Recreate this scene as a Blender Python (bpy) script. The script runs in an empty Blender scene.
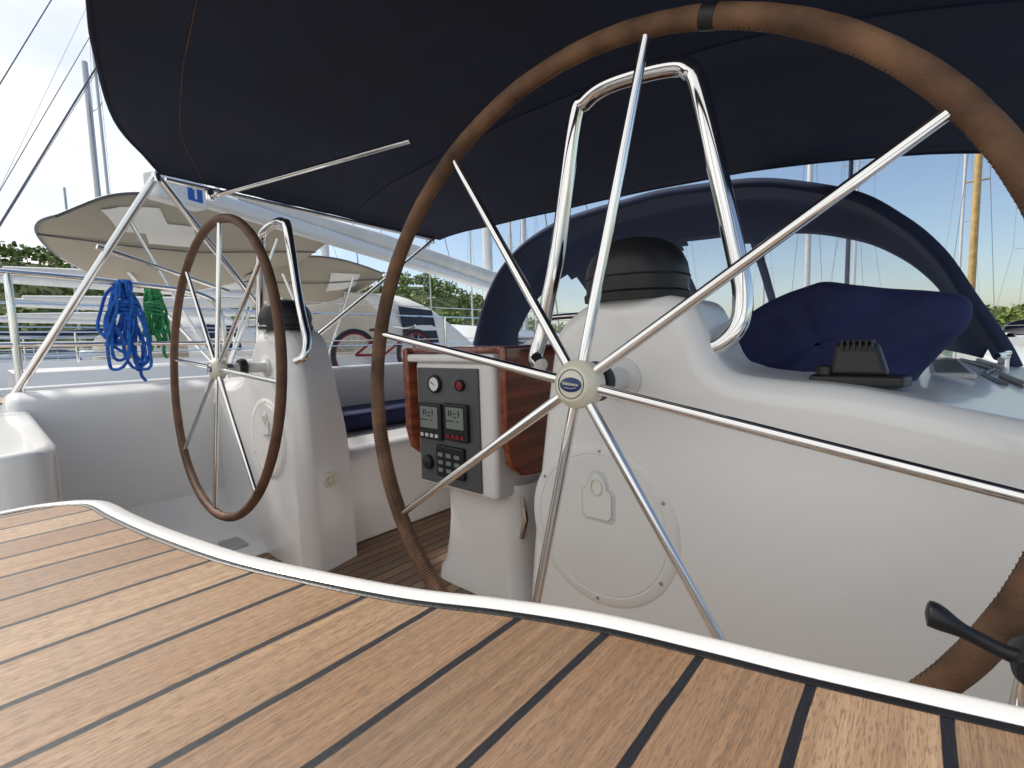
import bpy, bmesh, math, random
from math import sin, cos, pi, radians, sqrt
from mathutils import Vector, Matrix, Euler
import mathutils.noise as mn
random.seed(7)
scene=bpy.context.scene
col=scene.collection
# ------------------------------------------------------------------ helpers
def link(o,parent=None):
    col.objects.link(o)
    if parent is not None: o.parent=parent
    return o
def empty(name,label,cat,loc=(0,0,0),group=None):
    e=bpy.data.objects.new(name,None); e.empty_display_size=.1; e.location=loc
    link(e); e['label']=label; e['category']=cat
    if group: e['group']=group
    return e
def tag(o,label,cat,group=None):
    o['label']=label;o['category']=cat
    if group:o['group']=group
def mk(name,verts,faces,mat,parent=None,smooth=True,ang=35):
    me=bpy.data.meshes.new(name); me.from_pydata([tuple(v) for v in verts],[],faces); me.update()
    me.materials.append(mat)
    bm=bmesh.new();bm.from_mesh(me);bmesh.ops.recalc_face_normals(bm,faces=bm.faces);bm.to_mesh(me);bm.free()
    if smooth:
        for p in me.polygons:p.use_smooth=True
        me.set_sharp_from_angle(angle=radians(ang))
    return link(bpy.data.objects.new(name,me),parent)
def spl(pts,n=8,closed=False):
    P=[Vector(p) for p in pts];out=[];N=len(P)
    for i in range(N if closed else N-1):
        if closed: a,b,c,d=P[i-1],P[i],P[(i+1)%N],P[(i+2)%N]
        else:
            b,c=P[i],P[i+1]; a=P[i-1] if i>0 else b*2-c; d=P[i+2] if i+2<N else c*2-b
        for k in range(n):
            t=k/n
            out.append(.5*((2*b)+(c-a)*t+(2*a-5*b+4*c-d)*t*t+(3*b-a-3*c+d)*t**3))
    if not closed: out.append(P[-1].copy())
    return out
def tube_geo(pts,r,seg=10,closed=False,cap=True):
    P=[Vector(p) for p in pts];N=len(P);V=[];F=[]
    rr=r if hasattr(r,'__len__') else [r]*N
    def tan(i):
        if closed: t=P[(i+1)%N]-P[i-1]
        else: t=P[min(i+1,N-1)]-P[max(i-1,0)]
        return t.normalized() if t.length>1e-9 else Vector((0,0,1))
    t0=tan(0);nrm=t0.orthogonal().normalized()
    for i in range(N):
        t=tan(i);nrm=(nrm-t*nrm.dot(t)).normalized();b=t.cross(nrm)
        for k in range(seg):
            a=2*pi*k/seg;V.append(P[i]+(nrm*cos(a)+b*sin(a))*rr[i])
    for i in range(N if closed else N-1):
        j=(i+1)%N
        for k in range(seg):
            l=(k+1)%seg;F.append((i*seg+k,i*seg+l,j*seg+l,j*seg+k))
    if cap and not closed:
        F.append(tuple(range(seg))[::-1]);F.append(tuple((N-1)*seg+k for k in range(seg)))
    return V,F
def join(gs):
    V=[];F=[]
    for v,f in gs:
        o=len(V);V+=list(v);F+=[tuple(i+o for i in q) for q in f]
    return V,F
def tube(name,pts,r,mat,parent=None,seg=12,closed=False,ang=50):
    V,F=tube_geo(pts,r,seg,closed);return mk(name,V,F,mat,parent,ang=ang)
def box_geo(x0,x1,y0,y1,z0,z1):
    V=[(x,y,z) for x in (x0,x1) for y in (y0,y1) for z in (z0,z1)]
    return V,[(0,1,3,2),(4,6,7,5),(0,4,5,1),(2,3,7,6),(0,2,6,4),(1,5,7,3)]
def bevel_obj(o,w,seg=3,mina=40):
    bm=bmesh.new();bm.from_mesh(o.data)
    ed=[e for e in bm.edges if len(e.link_faces)==2 and e.calc_face_angle(0)>radians(mina)]
    bmesh.ops.bevel(bm,geom=ed,offset=w,segments=seg,profile=.5,affect='EDGES',clamp_overlap=True)
    bm.to_mesh(o.data);bm.free()
    for p in o.data.polygons:p.use_smooth=True
    o.data.set_sharp_from_angle(angle=radians(50))
    wn=o.modifiers.new('wn','WEIGHTED_NORMAL');wn.keep_sharp=True
    return o
def box(name,x0,x1,y0,y1,z0,z1,mat,parent=None,bev=.005,seg=3):
    V,F=box_geo(x0,x1,y0,y1,z0,z1);o=mk(name,V,F,mat,parent,smooth=False)
    return bevel_obj(o,bev,seg) if bev else o
def prism(name,poly,axis,a0,a1,mat,parent=None,bev=.005,seg=3):
    n=len(poly)
    def P(p,a): return (p[0],a,p[1]) if axis=='y' else ((a,p[0],p[1]) if axis=='x' else (p[0],p[1],a))
    V=[P(p,a0) for p in poly]+[P(p,a1) for p in poly]
    F=[tuple(range(n)),tuple(range(2*n-1,n-1,-1))]+[(i,(i+1)%n,(i+1)%n+n,i+n) for i in range(n)]
    o=mk(name,V,F,mat,parent,smooth=False)
    return bevel_obj(o,bev,seg) if bev else o
def revolve_geo(prof,seg=32,M=None,caps=True):
    V=[];F=[];n=len(prof)
    for k in range(seg):
        a=2*pi*k/seg
        for r,z in prof: V.append(Vector((r*cos(a),r*sin(a),z)))
    for k in range(seg):
        l=(k+1)%seg
        for i in range(n-1):F.append((k*n+i,l*n+i,l*n+i+1,k*n+i+1))
    if caps:
        if prof[0][0]>1e-6:F.append(tuple(k*n for k in range(seg)))
        if prof[-1][0]>1e-6:F.append(tuple(k*n+n-1 for k in range(seg)))
    if M is not None:V=[M@v for v in V]
    return V,F
def revolve(name,prof,mat,parent=None,M=None,seg=32,ang=35):
    V,F=revolve_geo(prof,seg,M);o=mk(name,V,F,mat,parent,ang=ang);return o
def grid(name,rows,mat,parent=None,ang=60,thick=0,closed=False):
    m=len(rows[0]);V=[p for r in rows for p in r];F=[]
    for i in range(len(rows)-1):
        for j in range(m if closed else m-1):
            k=(j+1)%m;F.append((i*m+j,i*m+k,(i+1)*m+k,(i+1)*m+j))
    o=mk(name,V,F,mat,parent,ang=ang)
    if thick:
        s=o.modifiers.new('s','SOLIDIFY');s.thickness=thick;s.offset=0
    return o
AFT=Matrix.Rotation(radians(90),4,'X')  # local +z -> world -y (aft)
def at(x,y,z,R=None): 
    return Matrix.Translation((x,y,z))@(R if R is not None else Matrix.Identity(4))
# ------------------------------------------------------------------ materials
def base(name):
    m=bpy.data.materials.new(name);m.use_nodes=True;nt=m.node_tree
    b=nt.nodes['Principled BSDF'];return m,nt,b
def N(nt,t,**kw):
    n=nt.nodes.new(t)
    for k,v in kw.items():setattr(n,k,v)
    return n
def simple(name,c,rough=.5,metal=0,var=.12,vs=8,bump=0,bs=200,coat=0,rvar=.1,det=3,c2=None,st3=None):
    m,nt,b=base(name);L=nt.links
    tc=N(nt,'ShaderNodeTexCoord');no=N(nt,'ShaderNodeTexNoise');no.inputs['Scale'].default_value=vs;no.inputs['Detail'].default_value=det
    if st3:
        mp=N(nt,'ShaderNodeMapping');mp.inputs['Scale'].default_value=st3;L.new(tc.outputs['Object'],mp.inputs['Vector']);L.new(mp.outputs[0],no.inputs['Vector'])
    else:L.new(tc.outputs['Object'],no.inputs['Vector'])
    mx=N(nt,'ShaderNodeMix',data_type='RGBA')
    mx.inputs['A'].default_value=(*[x*(1-var) for x in c],1);mx.inputs['B'].default_value=(*[min(1,x*(1+var)) for x in (c2 or c)],1)
    st=N(nt,'ShaderNodeMapRange');st.inputs['From Min'].default_value=.3;st.inputs['From Max'].default_value=.7
    L.new(no.outputs['Fac'],st.inputs['Value']);L.new(st.outputs[0],mx.inputs['Factor']);L.new(mx.outputs['Result'],b.inputs['Base Color'])
    mr=N(nt,'ShaderNodeMapRange');mr.inputs['To Min'].default_value=max(0.02,rough-rvar*.6);mr.inputs['To Max'].default_value=rough+rvar
    L.new(no.outputs['Fac'],mr.inputs['Value']);L.new(mr.outputs['Result'],b.inputs['Roughness'])
    b.inputs['Metallic'].default_value=metal
    if coat:b.inputs['Coat Weight'].default_value=coat;b.inputs['Coat Roughness'].default_value=.06
    if bump:
        n3=N(nt,'ShaderNodeTexNoise');n3.inputs['Scale'].default_value=bs;n3.inputs['Detail'].default_value=3;L.new(tc.outputs['Object'],n3.inputs['Vector'])
        bp=N(nt,'ShaderNodeBump');bp.inputs['Strength'].default_value=bump;bp.inputs['Distance'].default_value=.002
        L.new(n3.outputs['Fac'],bp.inputs['Height']);L.new(bp.outputs[0],b.inputs['Normal'])
    return m
def teak(name,pitch,off,dark=1.0,seam=.048):
    m,nt,b=base(name);L=nt.links
    def M(op,a,c=None,d=None):
        n=N(nt,'ShaderNodeMath',operation=op)
        for i,v in enumerate((a,c,d)):
            if v is None:continue
            if isinstance(v,(int,float)):n.inputs[i].default_value=v
            else:L.new(v,n.inputs[i])
        return n.outputs[0]
    def mixc(f,a,c):
        n=N(nt,'ShaderNodeMix',data_type='RGBA')
        L.new(f,n.inputs['Factor'])
        for nm,v in (('A',a),('B',c)):
            if isinstance(v,tuple):n.inputs[nm].default_value=v
            else:L.new(v,n.inputs[nm])
        return n.outputs['Result']
    tc=N(nt,'ShaderNodeTexCoord');sp=N(nt,'ShaderNodeSeparateXYZ');L.new(tc.outputs['Object'],sp.inputs[0])
    wob=N(nt,'ShaderNodeTexNoise');wob.inputs['Scale'].default_value=11;wob.inputs['Detail'].default_value=3;L.new(tc.outputs['Object'],wob.inputs['Vector'])
    xs=M('ADD',sp.outputs['X'],M('MULTIPLY',M('SUBTRACT',wob.outputs['Fac'],.5),.004))
    u=M('DIVIDE',M('SUBTRACT',xs,off),pitch)
    fr=M('FRACT',u);idn=M('FLOOR',u)
    dist=M('MINIMUM',fr,M('SUBTRACT',1.0,fr))
    mask=M('LESS_THAN',dist,seam)
    wn=N(nt,'ShaderNodeTexWhiteNoise',noise_dimensions='1D');L.new(idn,wn.inputs['W'])
    wn2=N(nt,'ShaderNodeTexWhiteNoise',noise_dimensions='1D');L.new(M('ADD',idn,41.7),wn2.inputs['W'])
    cb=N(nt,'ShaderNodeCombineXYZ')
    L.new(M('MULTIPLY',sp.outputs['X'],230),cb.inputs[0]);L.new(M('ADD',M('MULTIPLY',sp.outputs['Y'],4.5),M('MULTIPLY',idn,5.3)),cb.inputs[1])
    g1=N(nt,'ShaderNodeTexNoise');g1.inputs['Scale'].default_value=1;g1.inputs['Detail'].default_value=4;g1.inputs['Roughness'].default_value=.7;L.new(cb.outputs[0],g1.inputs['Vector'])
    cb2=N(nt,'ShaderNodeCombineXYZ')
    L.new(M('MULTIPLY',sp.outputs['X'],1300),cb2.inputs[0]);L.new(M('MULTIPLY',sp.outputs['Y'],110),cb2.inputs[1]);L.new(idn,cb2.inputs[2])
    g2=N(nt,'ShaderNodeTexNoise');g2.inputs['Scale'].default_value=1;g2.inputs['Detail'].default_value=2;L.new(cb2.outputs[0],g2.inputs['Vector'])
    f=M('ADD',M('MULTIPLY',g1.outputs['Fac'],.78),M('MULTIPLY',wn.outputs['Value'],.34))
    rp=N(nt,'ShaderNodeValToRGB');e=rp.color_ramp.elements
    e[0].position=.34;e[0].color=(.16*dark,.085*dark,.038*dark,1);e[1].position=.88;e[1].color=(.60*dark,.42*dark,.25*dark,1)
    q=e.new(.58);q.color=(.37*dark,.215*dark,.11*dark,1)
    L.new(f,rp.inputs[0])
    red=mixc(M('MULTIPLY',wn2.outputs['Value'],.45),rp.outputs[0],(.29*dark,.13*dark,.058*dark,1))
    pores=M('MULTIPLY',M('GREATER_THAN',g2.outputs['Fac'],.56),.65)
    a_=mixc(pores,red,(.11*dark,.055*dark,.026*dark,1))
    b_=mixc(M('MULTIPLY',wob.outputs['Fac'],.42),a_,(.33*dark,.27*dark,.215*dark,1))
    L.new(mixc(mask,b_,(.012,.013,.018,1)),b.inputs['Base Color'])
    L.new(M('ADD',M('MULTIPLY',g2.outputs['Fac'],.3),.40),b.inputs['Roughness'])
    h=M('SUBTRACT',M('ADD',M('MULTIPLY',g2.outputs['Fac'],.3),M('MULTIPLY',g1.outputs['Fac'],.25)),M('MULTIPLY',mask,.9))
    bp=N(nt,'ShaderNodeBump');bp.inputs['Strength'].default_value=.8;bp.inputs['Distance'].default_value=.0014
    L.new(h,bp.inputs['Height']);L.new(bp.outputs[0],b.inputs['Normal'])
    return m
M_grp=simple('gelcoat',(.87,.86,.84),.24,var=.015,vs=2.5,coat=.35,rvar=.05)
M_grp2=simple('gelcoat_gray',(.66,.66,.65),.45,var=.05,vs=5,bump=.15,bs=500)
M_hatch=simple('hatch_plastic',(.82,.81,.78),.35,var=.03)
M_chrome=simple('stainless',(.80,.79,.78),.08,metal=1,var=.03,rvar=.05)
M_steel=simple('brushed_steel',(.60,.60,.60),.28,metal=1,var=.05)
M_leather=simple('leather',(.115,.056,.027),.68,var=.42,vs=18,bump=.6,bs=420,det=6,c2=(.18,.095,.05))
M_leather2=simple('leather_far',(.13,.065,.034),.62,var=.3,vs=20,bump=.4,bs=300)
M_thread=simple('thread',(.07,.036,.018),.8)
M_cream=simple('cream_plastic',(.76,.72,.59),.35,var=.04)
M_black=simple('black_plastic',(.012,.012,.014),.42,var=.3,bump=.15,bs=300)
M_navy=simple('navy_canvas',(.018,.024,.052),.85,var=.25,vs=3,bump=.3,bs=600)
M_navy2=simple('navy_dodger',(.020,.031,.075),.8,var=.25,vs=4,bump=.3,bs=500)
M_cushion=simple('navy_cushion',(.014,.019,.080),.8,var=.35,vs=10,bump=.45,bs=380)
M_beige=simple('beige_canvas',(.37,.33,.265),.85,var=.08,vs=2,bump=.3,bs=200)
M_beige2=simple('pale_canvas',(.74,.72,.68),.85,var=.08,vs=3,bump=.3,bs=200)
M_mahog=simple('varnished_mahogany',(.11,.020,.007),.12,var=.25,vs=1,coat=1,c2=(.30,.065,.020),det=6,st3=(60,3,45))
M_emblem=simple('emblem_blue',(.012,.030,.13),.25)
M_panel=simple('instrument_panel_gray',(.095,.10,.105),.4,var=.08)
M_lcd=simple('lcd',(.22,.25,.23),.12,var=.06)
M_red=simple('red_paint',(.26,.012,.016),.35)
M_ropeb=simple('blue_rope',(.012,.12,.50),.8,var=.45,vs=60,bump=.6,bs=700)
M_badge=simple('badge_blue',(.015,.10,.50),.4)
M_ropeg=simple('green_rope',(.04,.30,.11),.8,var=.4,vs=60,bump=.6,bs=700)
M_alu=simple('mast_aluminium',(.66,.67,.68),.4,metal=.2,var=.06)
M_hull=simple('hull_white',(.80,.80,.79),.25,var=.03,vs=1)
M_dark=simple('dark_window',(.02,.022,.026),.1)
M_wood=simple('wood_pole',(.50,.33,.13),.5,var=.2)
M_wire=simple('wire',(.18,.18,.19),.4,metal=.6)
M_film=bpy.data.materials.new('clear_window_film');M_film.use_nodes=True
nt=M_film.node_tree;b=nt.nodes['Principled BSDF'];b.inputs['Base Color'].default_value=(.8,.85,.9,1);b.inputs['Roughness'].default_value=.08
tr=nt.nodes.new('ShaderNodeBsdfTransparent');tr.inputs[0].default_value=(.95,.96,.97,1);ms=nt.nodes.new('ShaderNodeMixShader')
wn_=nt.nodes.new('ShaderNodeTexNoise');wn_.inputs['Scale'].default_value=3;mr_=nt.nodes.new('ShaderNodeMapRange');mr_.inputs['To Min'].default_value=.05;mr_.inputs['To Max'].default_value=.32
nt.links.new(wn_.outputs['Fac'],mr_.inputs['Value']);nt.links.new(mr_.outputs[0],ms.inputs[0]);nt.links.new(tr.outputs[0],ms.inputs[1]);nt.links.new(b.outputs[0],ms.inputs[2]);nt.links.new(ms.outputs[0],nt.nodes['Material Output'].inputs[0])
M_teak=teak('teak_planks',.0525,.315)
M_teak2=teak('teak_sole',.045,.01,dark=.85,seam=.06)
CX=-1.29
def mirx(x): return CX-x
# ------------------------------------------------------------------ sailing yacht body
yacht=empty('sailing_yacht','white sailing yacht cockpit with teak decks, moored afloat','sailing yacht')
inner=[(-.436,-1.6),(-.436,-.9),(-.436,-.62),(-.434,-.529),(-.428,-.492),(-.397,-.461),(-.318,-.451),(-.218,-.437),(-.099,-.414),(-.009,-.387),(.078,-.356),(.144,-.324),(.203,-.300),(.261,-.284),(.310,-.272),(.366,-.256),(.45,-.232),(.62,-.19)]
ip=[Vector((x,y,0)) for x,y in inner]
ips=spl(ip,6)
def normals(P):
    out=[]
    for i in range(len(P)):
        t=(P[min(i+1,len(P)-1)]-P[max(i-1,0)]).normalized();out.append(Vector((-t.y,t.x,0)))
    return out
nrm=normals(ips)
rows=[]
for p,n in zip(ips,nrm):
    row=[]
    for w,z in ((-.001,-.1205),(.0005,-.1188),(.005,-.1180),(.012,-.1185),(.018,-.1205),(.0225,-.1245),(.025,-.131),(.026,-.16),(.027,-.40),(.027,-.668)):
        q=p+n*w;row.append((q.x,q.y,z))
    rows.append(row)
grid('coaming_edge',rows,M_grp,yacht,ang=60)
poly=[(p.x,p.y,-.12) for p in ips]+[(.62,-1.6,-.12)]
mk('teak_deck',poly,[tuple(range(len(poly)))],M_teak,yacht,smooth=False)
rows=[[((p+n*w).x,(p+n*w).y,z) for w,z in ((-.0040,-.1196),(-.0032,-.1190),(-.001,-.1189),(.0008,-.1187))] for p,n in zip(ips,nrm)]
grid('caulking_strip',rows,M_black,yacht)
pl=[(-1.80,-.405),(-1.0,-.425),(-.93,-.435),(-.89,-.46),(-.875,-.51),(-.87,-1.6),(-1.80,-1.6)]
prism('helm_seat',pl,'z',-.67,-.118,M_grp,yacht,.020,5)
pl=[(-1.78,-.50),(-1.0,-.515),(-.97,-.53),(-.96,-.56),(-.955,-1.58),(-1.78,-1.58)]
mk('helm_seat_teak',[(a,b_,-.1145) for a,b_ in pl],[tuple(range(len(pl)))],M_teak,yacht,smooth=False)
prism('locker_lid',[(-.56,-.36),(-.56,-.20),(-.60,-.17),(-1.4,-.17),(-1.4,-.36)],'x',-.874,-.866,M_grp,yacht,.003)
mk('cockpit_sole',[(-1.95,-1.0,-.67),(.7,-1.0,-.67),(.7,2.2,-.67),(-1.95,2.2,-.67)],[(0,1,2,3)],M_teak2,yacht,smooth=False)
prism('sole_liner',[(-1.80,-.669),(-1.80,-.46),(-1.78,-.50),(-1.755,-.55),(-1.71,-.595),(-1.65,-.63),(-1.56,-.65),(-1.42,-.656),(-1.40,-.669)],'y',-.43,.125,M_grp,yacht,.004,2)
prism('bench_seat',[(-1.20,-.669),(-1.195,-.36),(-1.215,-.325),(-1.25,-.31),(-1.74,-.30),(-1.80,-.669)],'y',.32,2.0,M_grp,yacht,.012)
box('seat_riser',-1.80,-1.205,.135,.33,-.668,-.322,M_grp,yacht,.03,5)
prism('side_coaming',[(-1.80,-.669),(-1.785,-.60),(-1.775,-.40),(-1.78,-.16),(-1.79,-.11),(-1.81,-.082),(-1.86,-.062),(-1.94,-.064),(-1.98,-.09),(-1.99,-.669)],'y',-.46,2.3,M_grp,yacht,.035,5)
box('seat_backrest',-1.772,-1.70,.30,2.0,-.295,-.035,M_grp,yacht,.025)
box('side_deck',-2.34,-1.985,-1.7,7,-.30,-.105,M_grp,yacht,.02)
mk('side_deck_teak',[(-2.29,-1.6,-.101),(-2.0,-1.6,-.101),(-2.0,6,-.101),(-2.29,6,-.101)],[(0,1,2,3)],M_teak,yacht,smooth=False)
box('hull_side',-2.40,-2.33,-1.7,7,-1.75,-.07,M_hull,yacht,.02)
prism('side_coaming',[(.125,-.66),(.125,-.04),(.15,-.012),(.2,-.008),(.3,-.016),(.43,-.040),(.60,-.066),(.66,-.1),(.66,-.66)],'y',.26,1.75,M_grp,yacht,.006)
box('side_deck',.655,1.05,-1.7,7,-.30,-.115,M_grp,yacht,.02)
rows=[]
for i in range(24):
    y=1.75+i*.25;row=[]
    for j in range(17):
        s=j/8-1;w=1.12-.02*i*.6
        row.append((-.62+s*w,y,.055+.03*(1-s*s)-.004*i-.16*max(0,abs(s)-.82)/.18))
    rows.append(row)
rows.insert(0,[(p[0],1.745,-.67) for p in rows[0]])
grid('cabin_top',rows,M_grp,yacht)
box('drain_grate',-1.62,-1.48,.02,.09,-.652,-.645,M_steel,yacht,.003)
# ------------------------------------------------------------------ helm pedestals
prof=[(-.222,-.668),(-.214,-.55),(-.205,-.431),(-.188,-.27),(-.160,-.08),(-.142,.03),(-.126,.078),(-.085,.110),(-.035,.126),(.05,.124),(.095,.112),(.113,.084),(.127,.050),(.140,.024),(.165,.008),(.22,.001),(.30,-.006),(.43,-.032),(.58,-.058),(.66,-.10),(.66,-.668)]
prof_far=[(-.205,-.668),(-.202,-.55),(-.198,-.431),(-.190,-.27),(-.174,-.08),(-.152,.03),(-.130,.078),(-.085,.110),(-.035,.126),(.05,.124),(.095,.110),(.130,.070),(.175,.015),(.24,-.030),(.31,-.052),(.40,-.062),(.48,-.068),(.53,-.072),(.58,-.078),(.66,-.10),(.66,-.668)]
def mksp(pr): return [(p.x,p.y) for p in spl([Vector((a,b,0)) for a,b in pr[:-2]],3)]+[(.66,-.10),(.66,-.668)]
def lab_ped(n):return ['white helm pedestal with round hatch and black compass','white helm pedestal beside the blue seat cushion'][n]
def pedestal(k):
    f=(lambda x:mirx(x)) if k else (lambda x:x)
    sp=mksp(prof_far if k else prof)
    o0=Vector((f(0),.12,-.67))
    e=empty('helm_pedestal',lab_ped(k),'helm pedestal',o0,'helm pedestals')
    n=len(sp);V=[];F=[]
    def dep(x,z): 
        t=min(1,max(0,(z+.30)/.34));a=.185-(.03)*t*t*(3-2*t)
        return a if x<.15 else .18
    def inset(i,dd):
        b_=sp[(i+1)] if i<n-1 else (sp[i][0],sp[i][1]-1)
        a=sp[i-1] if i>0 else (sp[0][0],sp[0][1]-.1)
        tx,tz=b_[0]-a[0],b_[1]-a[1];l=sqrt(tx*tx+tz*tz) or 1
        return (sp[i][0]+tz/l*dd,sp[i][1]-tx/l*dd)
    rb=.050 if k else .034
    steps=9
    ring=[]
    for q in range(steps+1):
        a=pi/2*q/steps;y=.12+rb*(1-sin(a))
        r_=[]
        for i in range(n):
            x,z=inset(i,rb*(1-cos(a))) if i<n-2 else sp[i]
            if i==0:z=-.668
            r_.append((x,y,z))
        ring.append(r_)
    ring=ring[::-1]
    back=[]
    for t in (.55,1):
        back.append([(x+(.030*t*t if x<0 else 0),.12+dep(x,z)*t,z) for x,z in sp])
    allr=ring+back
    for r_ in allr:
        for x,y,z in r_:V.append(Vector((f(x),y,z))-o0)
    F.append(tuple(range(n)));F.append(tuple((len(allr)-1)*n+i for i in range(n))[::-1])
    for a in range(len(allr)-1):
        for i in range(n):F.append((a*n+i,a*n+(i+1)%n,(a+1)*n+(i+1)%n,(a+1)*n+i))
    o=mk('pedestal_moulding',V,F,M_grp,e,ang=40)
    w=o.modifiers.new('w','WEIGHTED_NORMAL');w.keep_sharp=True
    hx=f(-.041) if not k else f(.03)
    hc=Vector((hx,.12,-.245))-o0
    h=revolve('inspection_hatch',[(0,.0035),(.116,.0035),(.117,.0022),(.1185,.0022),(.1195,.0035),(.131,.003),(.1355,.0006),(.136,-.004)],M_hatch,e,at(*hc,AFT),64)
    body=[(-.026,-.030),(-.020,-.037),(.020,-.037),(.026,-.030),(.026,.006),(.020,.012)]+[(.017*cos(a),.012+.026*sin(a)) for a in [pi*i/10 for i in range(11)]]+[(-.020,.012),(-.026,.006)]
    prism('latch_recess',[(hc.x+p[0]*1.2,hc.z+.050+p[1]*1.15) for p in body],'y',hc.y-.0048,hc.y-.002,M_grp2,h,.001)
    l=prism('latch',[(hc.x+p[0],hc.z+.05+p[1]) for p in body],'y',hc.y-.0085,hc.y-.004,M_hatch,h,.002)
    tube('latch_ring',[(hc.x+.010*cos(a),hc.y-.0093,hc.z+.066+.013*sin(a)) for a in [2*pi*i/20 for i in range(20)]],.0016,M_cream,l,8,closed=True)
    for a in range(6):
        t=a*pi/3+.5
        revolve('screw_head',[(0,.0015),(.003,.001),(.0035,0)],M_steel,h,at(hc.x+.1255*cos(t),hc.y-.0031,hc.z+.1255*sin(t),AFT),10)
    revolve('wheel_shaft',[(.034,0),(.034,.004),(.020,.007),(.017,.012),(.017,.10)],M_grp2,e,at(*(Vector((f(0),.12,-.002))-o0),AFT),32)
    revolve('shaft_seal',[(.017,-.012),(.026,-.010),(.029,0),(.026,.010),(.017,.012)],M_black,e,at(*(Vector((f(0),.045,.0))-o0),AFT),32)
    c=Vector((f(-.008),.190,.126))-o0
    cp=revolve('compass',[(.084,-.006),(.085,.004),(.081,.008),(.0815,.020),(.0825,.034),(.0795,.050),(.072,.066),(.060,.079),(.044,.088),(.024,.093),(0,.0945)],M_black,e,at(*c),48,ang=40)
    tube('compass_hood_seam',[(c.x+.0828*cos(a),c.y+.0828*sin(a),c.z+.030) for a in [2*pi*i/48 for i in range(48)]],.0016,M_black,cp,6,closed=True)
    pts=[(c.x-.030,c.y+.077*cos(a),c.z+.016+.073*sin(a)) for a in [pi*i/16 for i in range(17)]]
    mk('compass_visor_rib',*join([tube_geo(pts,.0020,6)]),M_black,cp)
    g=[(-.170,.14,.015),(-.193,.155,.03),(-.188,.17,.075),(-.173,.17,.134),(-.149,.17,.220),(-.109,.17,.430),(-.09,.17,.452),(-.055,.17,.464),(.0,.17,.462),(.06,.17,.452),(.085,.17,.437),(.100,.17,.400),(.149,.17,.178),(.160,.17,.115),(.157,.165,.075),(.135,.158,.048),(.108,.155,.040)]
    tube('guard_rail',[Vector((f(p[0]),p[1],p[2]))-o0 for p in spl(g,5)],.0135,M_chrome,e,16)
    R=Matrix.Rotation(radians(90 if k else -90),4,'Y')
    revolve('courtesy_light',[(0,.006),(.009,.006),(.010,.002),(.014,.002),(.016,.008),(.024,.007),(.026,.001),(.026,-.012)],M_cream,e,at(*(Vector((f(-.190),.215,-.375))-o0),R),28)
    return e
pedestal(0);pedestal(1)
# ------------------------------------------------------------------ steering wheels
def wheel(center,yaw,tau,phi,label,leather,near):
    e=empty('steering_wheel',label,'steering wheel',center,'steering wheels')
    e.rotation_euler=Euler((tau,0,-yaw))
    R=.45;rr_=.0128
    def pt(a,r,y=0):return Vector((-sin(a)*r,y,cos(a)*r))
    V,F=tube_geo([pt(-2*pi*i/200,R) for i in range(200)],[rr_*(1+.015*sin(i*2.1)+.015*sin(i*.7)) for i in range(200)],16,closed=True);mk('rim',V,F,leather,e,ang=180)
    gs=[]
    for i in range(480):
        a=2*pi*i/480
        gs.append(tube_geo([pt(a,R-rr_*.95,-.003),pt(a+.005,R-rr_*.99,.002)],.0006,4))
    mk('rim_stitching',*join(gs),M_thread,e)
    if near:
        mk('tape_band',*tube_geo([pt(-.375+.010*i,R) for i in range(5)],.0136,16),M_black,e)
        n_=100*9;hel=[]
        for i in range(n_):
            a=1.72+1.05*i/n_;t=2*pi*i/9;q=R+cos(t)*(rr_-.0001)
            hel.append(pt(a,q,sin(t)*(rr_-.0001)))
        mk('cord_wrap',*tube_geo(hel,.0017,5),leather,e)
    for k in range(8):
        a=phi+k*pi/4
        tube('spoke',[pt(a,.03),pt(a,.06),pt(a,R-.012)],[.0075,.0075,.0062],M_chrome,e,16)
    AF=Matrix.Rotation(radians(90),4,'X')
    h=revolve('hub',[(.028,-.02),(.032,-.016),(.0335,.006),(.031,.012),(.0265,.015),(.0245,.0185),(.022,.020),(0,.021)],M_cream,e,AF,40)
    revolve('hub_ring',[(.0200,.0195),(.0192,.0215),(.0182,.0195)],M_emblem,h,AF,40)
    V,F=revolve_geo([(.0135,.0200),(.0135,.0216),(.0125,.0221),(0,.0223)],32,AF)
    V=[Vector((v.x*1.2,v.y,v.z*.72-.001)) for v in V]
    mk('hub_emblem',V,F,M_emblem,h)
    pts=[Vector((-.0120+.024*i/40,-.0227,.0026*sin(i*1.35+.6*sin(i*.5))*(1-.012*i)+.0010-.00006*i)) for i in range(41)]
    mk('script_mark',*tube_geo(pts,.0005,5),M_cream,h)
    mk('script_underline',*tube_geo([Vector((-.009,-.0225,-.0048)),Vector((.0,-.0226,-.0060)),Vector((.009,-.0225,-.0048))],.0004,5),M_cream,h)
    gs=[]
    for i in range(12):
        a=2*pi*i/12;gs.append(tube_geo([Vector((cos(a)*.0285,-.0125,sin(a)*.0285)),Vector((cos(a)*.0330,-.002,sin(a)*.0330))],.0016,6))
    mk('hub_grips',*join(gs),M_hatch,h)
    revolve('hub_nut',[(.018,-.04),(.018,-.02)],M_steel,e,AF,24)
    return e
wheel((0,0,0),-.0357,-.0875,-.1829,'large stainless steering wheel with brown leather rim, black tape',M_leather,True)
wheel((-1.29,-.0263,0),.0042,-.0685,-.06,'stainless steering wheel with worn brown leather rim',M_leather2,False)
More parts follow.
